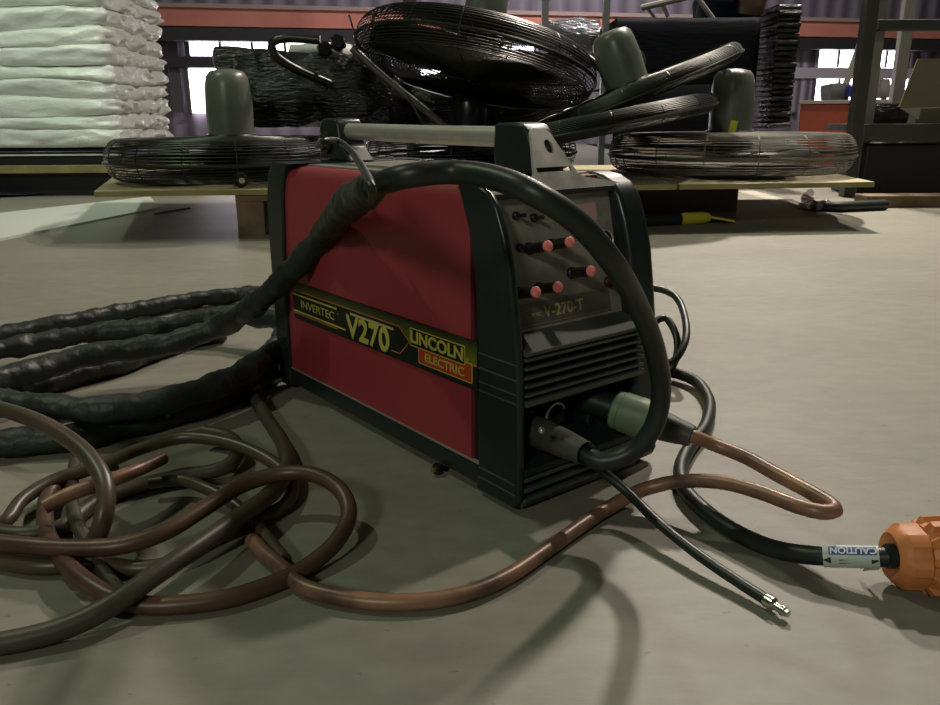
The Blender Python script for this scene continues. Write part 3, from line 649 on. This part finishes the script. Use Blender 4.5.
# rear bezel
rb = [(.448, .3195), (.458, .22), (.484, .10), (.487, .006), (.512, .004), (.517, .03), (.517, .20), (.514, .27), (.505, .305), (.488, .3205)]
rb = [(.438, .3195), (.452, .314), (.464, .28), (.473, .20), (.479, .10), (.480, .006), (.512, .004), (.517, .03), (.517, .20), (.514, .27), (.505, .305), (.488, .3205)]
MB().prism(rb, -.003, BW+.003, lambda p, t: (t, p[0], p[1])).build('rear_bezel', M['blk'], mc, bevel=.005)
for z in (.075, .060): MB().box(-.0045, -.002, .489, .515, z, z+.002).build('side_rib', M['blk'], mc)
# handle
hd = empty('carry_handle', (BW/2, .25, .32)); hd.parent = mc
H = lambda x, y, z: Vector((x-BW/2, y-.25, z-.32))
MB().tube([H(.1, .105, .3555), H(.1, .25, .356), H(.1, .468, .3585)], .0108, 24).build('grip_tube', M['alu'], hd)
# front bracket: steel plate + black block
f3 = lambda p, t: H(p[0], .045+(p[1]-.306)*.62+t, p[1])
pl = [(.014, .3065), (.178, .3065), (.170, .3095), (.140, .3165), (.1335, .321), (.1195, .352), (.117, .3595), (.111, .3645), (.092, .3645), (.086, .3595), (.0835, .352), (.070, .321), (.060, .3165), (.025, .3095)]
def plate():
    # plate with a round hole and a slot, built as strips
    mb = MB(); zsl = [.3065, .3095, .3165, .321, .323, .3275]+[.3398+.0018*k_ for k_ in range(9)]+[.3595, .3645]
    def ext(z):
        L_ = [(.0065, .002), (.0095, .018), (.0165, .062), (.021, .070), (.052, .0835), (.0595, .086), (.0645, .092)]
        z -= .3
        for (a, b), (c, d) in zip(L_, L_[1:]):
            if a <= z+1e-6 and z <= c+1e-6: return b+(d-b)*(z-a)/(c-a)
        return L_[-1][1]
    def cell(x0a, x1a, x0b, x1b, z0, z1): mb.prism([(x0a, z0), (x1a, z0), (x1b, z1), (x0b, z1)], -.003, 0, f3)
    for z0, z1 in zip(zsl, zsl[1:]):
        a0, a1 = ext(z0), ext(z1)
        b0, b1 = .2-a0, .2-a1
        if abs(z0-.323) < 1e-6:
            cell(a0, .076, a1, .076, z0, z1); cell(.123, b0, .123, b1, z0, z1)
        elif .339 < z0 < .3540:
            def hw_(z): return math.sqrt(max(0, 1-((z-.347)/.0072)**2))*.0055
            cell(a0, .1045-hw_(z0), a1, .1045-hw_(z1), z0, z1) ; cell(.1045+hw_(z0), b0, .1045+hw_(z1), b1, z0, z1)
        else: cell(a0, b0, a1, b1, z0, z1)
    return mb
plate().build('bracket_plate', M['brk'], hd, smooth=20)
blk_ = [(.050, .319), (.083, .366), (.090, .3735), (.112, .3735), (.118, .366), (.118, .319)]
bb = MB(); sd_ = [(.058, .319), (.080, .3625), (.087, .3690), (.100, .3705), (.131, .3695), (.133, .340), (.129, .319)]
bb.prism(sd_, .0845, .1215, lambda p, t: H(t, p[0], p[1])); bb.build('front_bracket', M['blk'], hd, bevel=.004)
bb = MB(); sd_ = [(.425, .319), (.452, .340), (.455, .366), (.462, .3755), (.500, .3755), (.508, .366), (.512, .319)]
bb.prism(sd_, .080, .121, lambda p, t: H(t, p[0], p[1])); bb.build('rear_bracket', M['blk'], hd, bevel=.004)
MB().ring(H(.078, .487, .343), (1, 0, 0), .012, .004, 24, 8).build('strap_eye', M['blk'], hd)
MB().lathe([(.0001, 0), (.007, 0), (.007, .008), (.0001, .010)], 18, axisM(H(.078, .487, .343), (-1, 0, 0))).build('rivet', M['brk'], hd)
# decal band on the left side
DM = Matrix((Vector((0, -1, 0)), Vector((0, 0, 1)), Vector((-1, 0, 0)))).transposed().to_4x4()   # text x -> -u
def dm(u, z, off): q = DM.copy(); q.translation = Vector((-off, u, z)); return q
X0 = -.0
dec = MB().box(-.0003-.0005, .0014, .0525, .4560, .1125, .1635).build('decal_band', M['dec'], mc, smooth=None)
def quad(pts, off, mt, nm='decal_print'):
    mb = MB(); mb.prism([(u, z) for u, z in pts], -off, -off+.0003, lambda p, t: (t, p[0], p[1])); return mb.build(nm, mt, dec, smooth=None)
# olive gradient print (printed artwork)
def gradm():
    m = bpy.data.materials.new('printed_olive_gradient'); m.use_nodes = True; nt = m.node_tree; b = nt.nodes['Principled BSDF']; b.inputs['Roughness'].default_value = .5
    tc = nt.nodes.new('ShaderNodeTexCoord'); sx = nt.nodes.new('ShaderNodeSeparateXYZ'); nt.links.new(tc.outputs['Object'], sx.inputs[0])
    mr = nt.nodes.new('ShaderNodeMapRange'); mr.inputs[1].default_value = .1635; mr.inputs[2].default_value = .138; nt.links.new(sx.outputs[2], mr.inputs[0])
    r = nt.nodes.new('ShaderNodeValToRGB'); r.color_ramp.elements[0].color = (.012, .014, .008, 1); r.color_ramp.elements[1].color = (.16, .19, .02, 1); nt.links.new(mr.outputs[0], r.inputs[0]); nt.links.new(r.outputs[0], b.inputs['Base Color']); return m
quad([(.455, .163), (.0535, .163), (.0535, .1385), (.160, .1385), (.172, .140), (.192, .1525), (.455, .1525)], .0011, gradm())
def line(pts, w, off, mt):
    mb = MB()
    for (a, b), (c, d) in zip(pts, pts[1:]):
        v = Vector((c-a, d-b)).normalized(); n = Vector((-v.y, v.x))*w/2; a_, b_, c_, d_ = a-v.x*w*.3, b-v.y*w*.3, c+v.x*w*.3, d+v.y*w*.3
        mb.prism([(a_+n.x, b_+n.y), (c_+n.x, d_+n.y), (c_-n.x, d_-n.y), (a_-n.x, b_-n.y)], -off, -off+.0003, lambda p, t: (t, p[0], p[1]))
    return mb.build('print_line', mt, dec, smooth=None)
line([(.455, .1520), (.192, .1520), (.172, .1385), (.192, .1205), (.210, .1205)], .0012, .0014, M['orl'])
line([(.455, .1205), (.335, .1205)], .0012, .0014, M['orl'])
line([(.172, .1385), (.160, .1385)], .0012, .0014, M['orl']); line([(.075, .1385), (.0535, .1385)], .0014, .0014, M['orl'])
line([(.455, .1465), (.335, .1465)], .0022, .0014, M['yel']); line([(.300, .1465), (.205, .1465)], .0030, .0014, M['yel2'])
line([(.455, .1235), (.315, .1235)], .0022, .0014, M['yel'])
text('INVERTEC', .0150, dm(.387, .1352, .0016), M['yel'], dec, sx=1.38)
text("'", .008, dm(.332, .1380, .0016), M['yel'], dec)
# V270 with shadow
text('V270', .0375, dm(.262, .1275, .0015), M['yel2'], dec, sx=1.22, bold=.0005)
text('V270', .0375, dm(.2605, .1300, .0019), M['yel'], dec, sx=1.24, bold=.0006)
def rr(u0, u1, z0, z1, r):
    out = []
    for (cu, cz, a0) in ((u1-r, z1-r, 0), (u0+r, z1-r, 90), (u0+r, z0+r, 180), (u1-r, z0+r, 270)):
        for k in range(5): t = math.radians(a0+22.5*k); out.append((cu+r*math.cos(t), cz+r*math.sin(t)))
    return out
quad(rr(.060, .155, .1185, .1400, .002), .0015, M['yel']); quad(rr(.0612, .1538, .1197, .1388, .0015), .0018, M['redb'])
quad(rr(.071, .170, .1355, .1560, .002), .0020, M['yel']); quad(rr(.0722, .1688, .1367, .1548, .0015), .0023, M['dec'])
text('LINCOLN', .0185, dm(.1205, .1458, .0026), M['yel'], dec, sx=1.20, bold=.0006)
text('ELECTRIC', .0130, dm(.1075, .1275, .0021), M['yel'], dec, sx=1.24, bold=.0002)
MB().ring((-.0022, .0665, .143), (1, 0, 0), .0015, .0003, 16, 4).build('print_line', M['yel'], dec)

# ================================================================ CABLES
def P(*a): return G(*a)
def wrinkle(seed, amp=.16):
    def f(i, q, p): 
        return 1+amp*noise.noise(Vector((p.x*38+seed, p.y*38, p.z*38)))+amp*1.1*noise.noise(p*85)+.07*math.sin(i*.55+3*noise.noise(p*12))
    return f
# torch cable: sheath coils on the floor, over the machine, down to the front socket
tc_ = empty('torch_cable', G(200, 340), 0, 'thick black sheathed torch cable coiled at left and draped over the red machine', 'cable')
o0 = tc_.location.copy()
def S(pts): return [Vector(p)-o0 for p in pts]
WL = lambda v, u, z: WMx@Vector((v, u, z))
coil = [P(222, 332, .017), P(185, 340, .017), P(150, 352, .017), P(118, 364, .017), P(80, 374, .017), P(32, 387, .017), P(-60, 412, .017), P(-200, 440, .018), P(-190, 470, .02), P(-70, 458, .018), P(0, 444, .017), P(70, 438, .017), P(144, 421, .017), P(215, 400, .017), P(274, 370, .017), P(310, 338, .018), P(322, 318, .018), P(300, 300, .018), P(258, 294, .018), P(207, 298, .018), P(130, 311, .018), P(60, 324, .018), P(0, 335, .018), P(-120, 362, .018), P(-280, 400, .02), P(-290, 450, .035), P(-180, 440, .05), P(-60, 408, .05), P(0, 403, .046), P(60, 409, .045), P(110, 410, .045), P(160, 402, .045), P(223, 383, .047), P(265, 358, .05), P(284, 336, .05), P(280, 322, .05), P(250, 316, .05), P(205, 318, .045), P(160, 327, .035), P(96, 333, .03), P(0, 350, .03), P(-100, 375, .03), P(-230, 410, .05), P(-160, 410, .075), P(-60, 394, .06), P(0, 379, .052), P(32, 371, .05), P(96, 354, .055), P(166, 344, .06), P(223, 325, .085), P(255, 304, .13), P(282, 281, WL(-.035, .42, .17).z), P(318, 243, .225), P(345, 208, .285), P(372, 187, .325)]
pth = spline(S(coil), .006)
rs = [.0163]*len(pth)
for k in range(26): rs[-1-k] = .0115+.0048*min(1, k/25)
MB().tube(pth, rs, 18, True, wrinkle(2)).build('sheath', M['sheath'], tc_, smooth=None)
for p in tc_.children[0].data.polygons: p.use_smooth = True
bare = [P(345, 208, .285), P(372, 187, .325), P(408, 176, .336), P(450, 172, .338), P(495, 178, .335), P(535, 194, .326), P(575, 220, .308), P(610, 259, .278), P(637, 304, .235), P(655, 350, .188), P(661, 395, .140), P(652, 430, .105), P(628, 454, .080), P(600, 461, .072), P(574, 448, .078)]
MB().tube(spline(S(bare), .008), .0088, 18).build('bare_cable', M['rub'], tc_)
sock = WMx@Vector((Lu(541, 433, .0).x, .020, Lu(541, 433, .0).z)); noz = P(574, 448, .078)
d1 = (noz-sock).normalized()
MB().lathe([(.014, -.002), (.0155, .004), (.0155, .030), (.0145, .036), (.0140, .055), (.0112, .090), (.0088, (noz-sock).length+.01)], 32, axisM(sock-o0, d1), lambda q, z: 1+(.03*math.cos(12*q) if z < .036 else 0)).build('plug_body', M['plug'], tc_, smooth=35)
MB().lathe([(.0005, 0), (.003, 0), (.003, .004), (.0005, .005)], 12, axisM(P(542, 431, .105)-o0, (-.2, -1, .6))).build('clamp_screw', M['steel'], tc_)
# strap loop from handle
tag(MB().tube(spline([P(318, 146, .352), P(325, 141, .358), P(338, 141, .356), P(352, 152, .350), P(364, 170, .342), P(371, 186, .340), P(372, 198, .322), P(366, 204, .298), P(358, 201, .292), P(355, 192, .300)], .006), .0027, 10).build('cord_loop', M['rub']), 'thin black cord looped from the rear handle bracket around the torch cable', 'cord')
# gas hose with metal tip
gh = empty('gas_hose', G(700, 560), 0, 'thin black gas hose with a small metal nipple, slanting over the floor', 'hose'); o1 = gh.location.copy()
gp = [P(574, 452, .074), P(592, 463, .056), P(625, 490, .032), P(660, 524, .019), P(700, 556, .013), P(740, 583, .009), P(768, 601, .0075)]
MB().tube([p-o1 for p in spline(gp, .01)], .0048, 14).build('hose', M['rub'], gh)
tipd = (gp[-1]-gp[-2]).normalized()
MB().lathe([(.0055, -.002), (.0058, .001), (.0058, .005), (.0046, .006), (.0034, .007), (.0034, .0125), (.0042, .013), (.0042, .0155), (.003, .016), (.003, .019), (.001, .0195)], 18, axisM(gp[-1]-o1, tipd)).build('nipple', M['steel'], gh, smooth=30)
# earth lead: green plug, boot, copper coloured cable
el = empty('earth_lead', G(600, 520), 0, 'copper brown cable from the green plug, looping right then running to the left coil', 'cable'); o2 = el.location.copy()
s2 = WMx@Vector((Lu(612, 408, -.02).x, .012, Lu(612, 408, -.02).z)); b2 = P(692, 436, .070); d2 = (b2-s2).normalized(); Lg = (b2-s2).length
MB().lathe([(.004, -.006), (.0145, -.006), (.0145, Lg*.27), (.004, Lg*.27)], 28, axisM(s2-o2, d2)).build('plug_collar', M['blk'], el, smooth=35)
MB().lathe([(.005, Lg*.25), (.0165, Lg*.25), (.0200, Lg*.27), (.0200, Lg*.33), (.0208, Lg*.34), (.0208, Lg*.56), (.0190, Lg*.60), (.005, Lg*.59)], 32, axisM(s2-o2, d2), lambda q, z: 1+.012*math.cos(16*q)).build('green_plug', M['green'], el, smooth=35)
MB().lathe([(.012, Lg*.57), (.0160, Lg*.60), (.0155, Lg*.72), (.0135, Lg*.84), (.0112, Lg*.97), (.0105, Lg), (.006, Lg*1.005)], 28, axisM(s2-o2, d2), lambda q, z: 1+.02*math.cos(9*q)).build('plug_boot', M['plug'], el, smooth=35)
cp_ = [b2-d2*.01, b2, P(715, 445, .061), P(745, 457, .056), P(778, 475, .052), P(808, 491, .050), P(830, 504, .048), P(835, 510, .047), P(822, 512, .047), P(800, 507, .047), P(765, 494, .046), P(725, 483, .042), P(685, 481, .035), P(645, 489, .022), P(610, 507, .011), P(575, 530, .008), P(540, 555, .0078), P(510, 575, .0078), P(475, 591, .0078), P(435, 600, .0078), P(385, 602, .0078), P(340, 597, .0078), P(302, 586, .0078), P(280, 566, .008), P(264, 553, .009), P(252, 540, .0085)]
cpp = spline([p-o2 for p in cp_], .006)
MB().tube(cpp, .0069, 14).build('cable', M['cop'], el)
# brown coils at left (one long cable)
tag(MB().tube(spline([P(-120, 400, .05), P(-40, 402, .07), P(15, 413, .085), P(58, 432, .085), P(92, 460, .075), P(106, 490, .06), P(103, 520, .04), P(93, 543, .018), P(75, 562, .009), P(40, 566, .008), P(0, 560, .008), P(-60, 545, .008)], .008), .0082, 14).build('brown_cable', M['brown']), 'brown cable arching high from the left edge and down into the coil', 'cable')
tag(MB().tube(spline([P(-80, 525, .02), P(-30, 538, .022), P(20, 545, .024), P(80, 548, .024), P(125, 545, .026), P(165, 532, .03), P(205, 508, .035), P(245, 484, .040), P(285, 473, .044), P(318, 476, .044), P(342, 492, .036), P(349, 515, .026), P(335, 543, .016), P(305, 568, .009), P(270, 585, .008), P(225, 599, .008), P(175, 605, .008), P(140, 605, .008), P(110, 596, .012), P(80, 577, .016), P(55, 550, .012), P(45, 520, .010), P(52, 490, .012), P(80, 472, .014), P(118, 463, .016)], .008), .0077, 14).build('brown_cable', M['cop2']), 'reddish brown cable making the widest loop of the coil, in front', 'cable')
tag(MB().tube(spline([P(-120, 662, .009), P(-30, 648, .009), P(20, 640, .009), P(70, 626, .012), P(115, 603, .02), P(155, 575, .027), P(195, 548, .03), P(235, 520, .028), P(268, 496, .026), P(286, 472, .022), P(284, 446, .014), P(268, 420, .010), P(256, 396, .009), P(262, 378, .009), P(285, 358, .009)], .008), .0088, 14).build('grey_cable', M['ogrey']), 'thick olive grey cable running diagonally from lower left to behind the machine corner', 'cable')
tag(MB().tube(spline([P(-20, 532, .008), P(5, 522, .01), P(22, 500, .016), P(55, 480, .02), P(98, 466, .024), P(140, 449, .03), P(178, 438, .034), P(210, 439, .034), P(245, 448, .03), P(275, 464, .022), P(292, 482, .012), P(285, 505, .009), P(255, 520, .009), P(200, 545, .008), P(165, 565, .008), P(130, 568, .008), P(95, 560, .008), P(50, 562, .008), P(0, 552, .008)], .008), .0070, 14).build('brown_cable', M['brown']), 'brown cable forming the rear arch of the coil, under the black sheath', 'cable')
tag(MB().tube(spline([P(44, 507, .034), P(70, 494, .040), P(100, 484, .044), P(130, 473, .045), P(163, 458, .042)], .006), [.0066]*200 if False else .0070, 14).build('cable_offcut', M['cop']), 'short coppery cable end lying across the top of the left coil', 'cable')
tag(MB().tube(spline([P(75, 462, .009), P(72, 485, .012), P(73, 508, .014), P(80, 530, .012), P(92, 548, .009), P(105, 575, .008), P(128, 600, .0075)], .006), .0064, 12).build('grey_cable', M['ogrey']), 'olive cable standing upright through the left side of the coil', 'cable')
tag(MB().tube(spline([P(205, 432, .02), P(228, 437, .02), P(238, 450, .018), P(228, 466, .014), P(200, 474, .010), P(155, 482, .009), P(100, 500, .008), P(60, 528, .008), P(20, 535, .008), P(-40, 520, .008)], .006), .0082, 12).build('grey_cable', M['ogrey']), 'dark olive cable curling tightly behind the rear arch of the coil', 'cable')
tag(MB().tube(spline([P(150, 483, .018), P(180, 480, .020), P(205, 488, .02), P(225, 498, .016), P(245, 513, .010), P(285, 560, .008)], .006), .0062, 12).build('brown_cable', M['brown']), 'short thin brown cable crossing inside the middle of the coil', 'cable')
# mains cable and orange plug
mp_ = empty('mains_cable', G(740, 540), 0, 'black mains cable from the machine rear snaking to the orange plug', 'cable'); o3 = mp_.location.copy()
mpts = [WMx@Vector((.10, .53, .06)), WMx@Vector((.16, .56, .04)), P(640, 372, .012), P(668, 372, .012), P(692, 379, .012), P(708, 398, .0095), P(706, 425, .009), P(690, 447, .009), P(681, 468, .009), P(685, 490, .009), P(706, 512, .009), P(735, 532, .009), P(768, 547, .010), P(800, 554, .015), P(840, 557, .022), P(889, 557, .028)]
MB().tube([p-o3 for p in spline(mpts, .008)], .0080, 16).build('cable', M['rub'], mp_)
la, lb = P(823, 556, .0195), P(879, 557, .0275); ld = (lb-la).normalized()
LM = axisM(la-o3, ld)
MB().lathe([(.0081, 0), (.0092, 0), (.0092, (lb-la).length), (.0081, (lb-la).length)], 24, LM).build('caution_label', M['lab'], mp_, smooth=30)
# printed band facing the camera
mid = (la+lb)/2-o3; tocam = (CAM-(la+lb)/2).normalized(); tocam = (tocam-ld*tocam.dot(ld)).normalized(); upv = tocam.cross(ld).normalized()
def curvedband(t0, t1, a0, a1, r, mt, nm):
    mb = MB(); n = 8; vs = []
    for i in range(n+1):
        an = math.radians(a0+(a1-a0)*i/n); d = tocam*math.cos(an)+upv*math.sin(an)
        for t in (t0, t1): vs.append(mid+ld*t+d*r)
    mb.add(vs, [(2*i, 2*i+1, 2*i+3, 2*i+2) for i in range(n)]); return mb.build(nm, mt, mp_, smooth=30)
hl = (lb-la).length/2
curvedband(-hl*.78, hl*.92, 8, 58, .0094, M['blue'], 'print_band')
ang = math.radians(30); nn_ = tocam*math.cos(ang)+upv*math.sin(ang); tu = -tocam*math.sin(ang)+upv*math.cos(ang)
TM = Matrix((-ld, -tu, nn_)).transposed().to_4x4(); TM.translation = mid+nn_*.0099+ld*.002
text('CAUTION', .0078, TM, M['white'], mp_, sx=1.0, bold=.0002)
for s_ in (-1, 1):
    c = mid+ld*s_*hl*.72+(tocam*math.cos(-.35)+upv*math.sin(-.35))*.0094; tt = upv*.0026
    mb = MB(); mb.add([c+tt, c-tt, c+ld*s_*.006], [(0, 1, 2)]); mb.build('arrow', M['dec'], mp_, solid=.0003)
mb = MB(); c = P(862, 571, .006)-o3; mb.add([c, P(878, 570, .016)-o3, P(882, 566, .022)-o3, P(870, 562, .018)-o3, c+Vector((-.004, -.001, 0))], [(0, 1, 2, 3)]); mb.build('label_tail', M['lab'], mp_, solid=.0003)
pd = Vector((.97, -.045, 0.02)).normalized(); po = P(889, 556, .030)
PMx = axisM(po, pd)
pg = tag(empty('plug_root', (0, 0, 0)), 'chunky orange industrial plug lying at the right edge on the cable end', 'plug'); pg.name = 'industrial_plug'; pg.location = po; pg.rotation_euler = PMx.to_euler()
MB().lathe([(.0105, .004), (.0190, .0), (.0222, .003), (.0248, .008), (.0252, .020), (.0252, .0225), (.0232, .0235), (.008, .0235)], 48, None, lambda q, z: 1+(.07*(math.cos(6*q) > .0) if z > .006 else 0)).build('cable_gland', M['orange'], pg, smooth=30)
MB().lathe([(.012, .023), (.0255, .024), (.0275, .028), (.0285, .05), (.0295, .085), (.0300, .12), (.010, .122)], 90, None, lambda q, z: 1+.15*(1 if math.cos(11*q) > .0 else 0)*(z > .026)).build('plug_shell', M['orange'], pg, smooth=30)
MB().lathe([(.0085, -.002), (.0100, -.002), (.0100, .004), (.0085, .004)], 20).build('rubber_seal', M['rub'], pg)
# control cable loops at right rear
tag(MB().tube(spline([WMx@Vector((.17, .50, .12)), P(652, 288, .11), P(672, 294, .105), P(685, 318, .085), P(684, 345, .06), P(672, 362, .04), P(658, 362, .035), P(651, 345, .05), P(655, 322, .075), P(665, 318, .08), P(676, 335, .06), P(676, 358, .035), P(664, 378, .014), P(640, 385, .008)], .008), .0055, 12).build('control_cable', M['rub']), 'thin black control cable in loops behind the machine right side', 'cable')
# brass screw on the floor by the skirt
sc_ = empty('hose_fitting', G(441, 473), 0, 'small brass and black fitting on the floor against the machine skirt', 'fitting')
MB().lathe([(.001, 0), (.006, 0), (.007, .004), (.006, .009), (.001, .009)], 6, axisM((0, 0, .006), (-.6, -.6, .1))).build('body', M['motorb'], sc_); MB().lathe([(.001, .009), (.0035, .009), (.0035, .013), (.001, .013)], 12, axisM((0, 0, .006), (-.6, -.6, .1))).build('brass_tip', M['brass'], sc_)
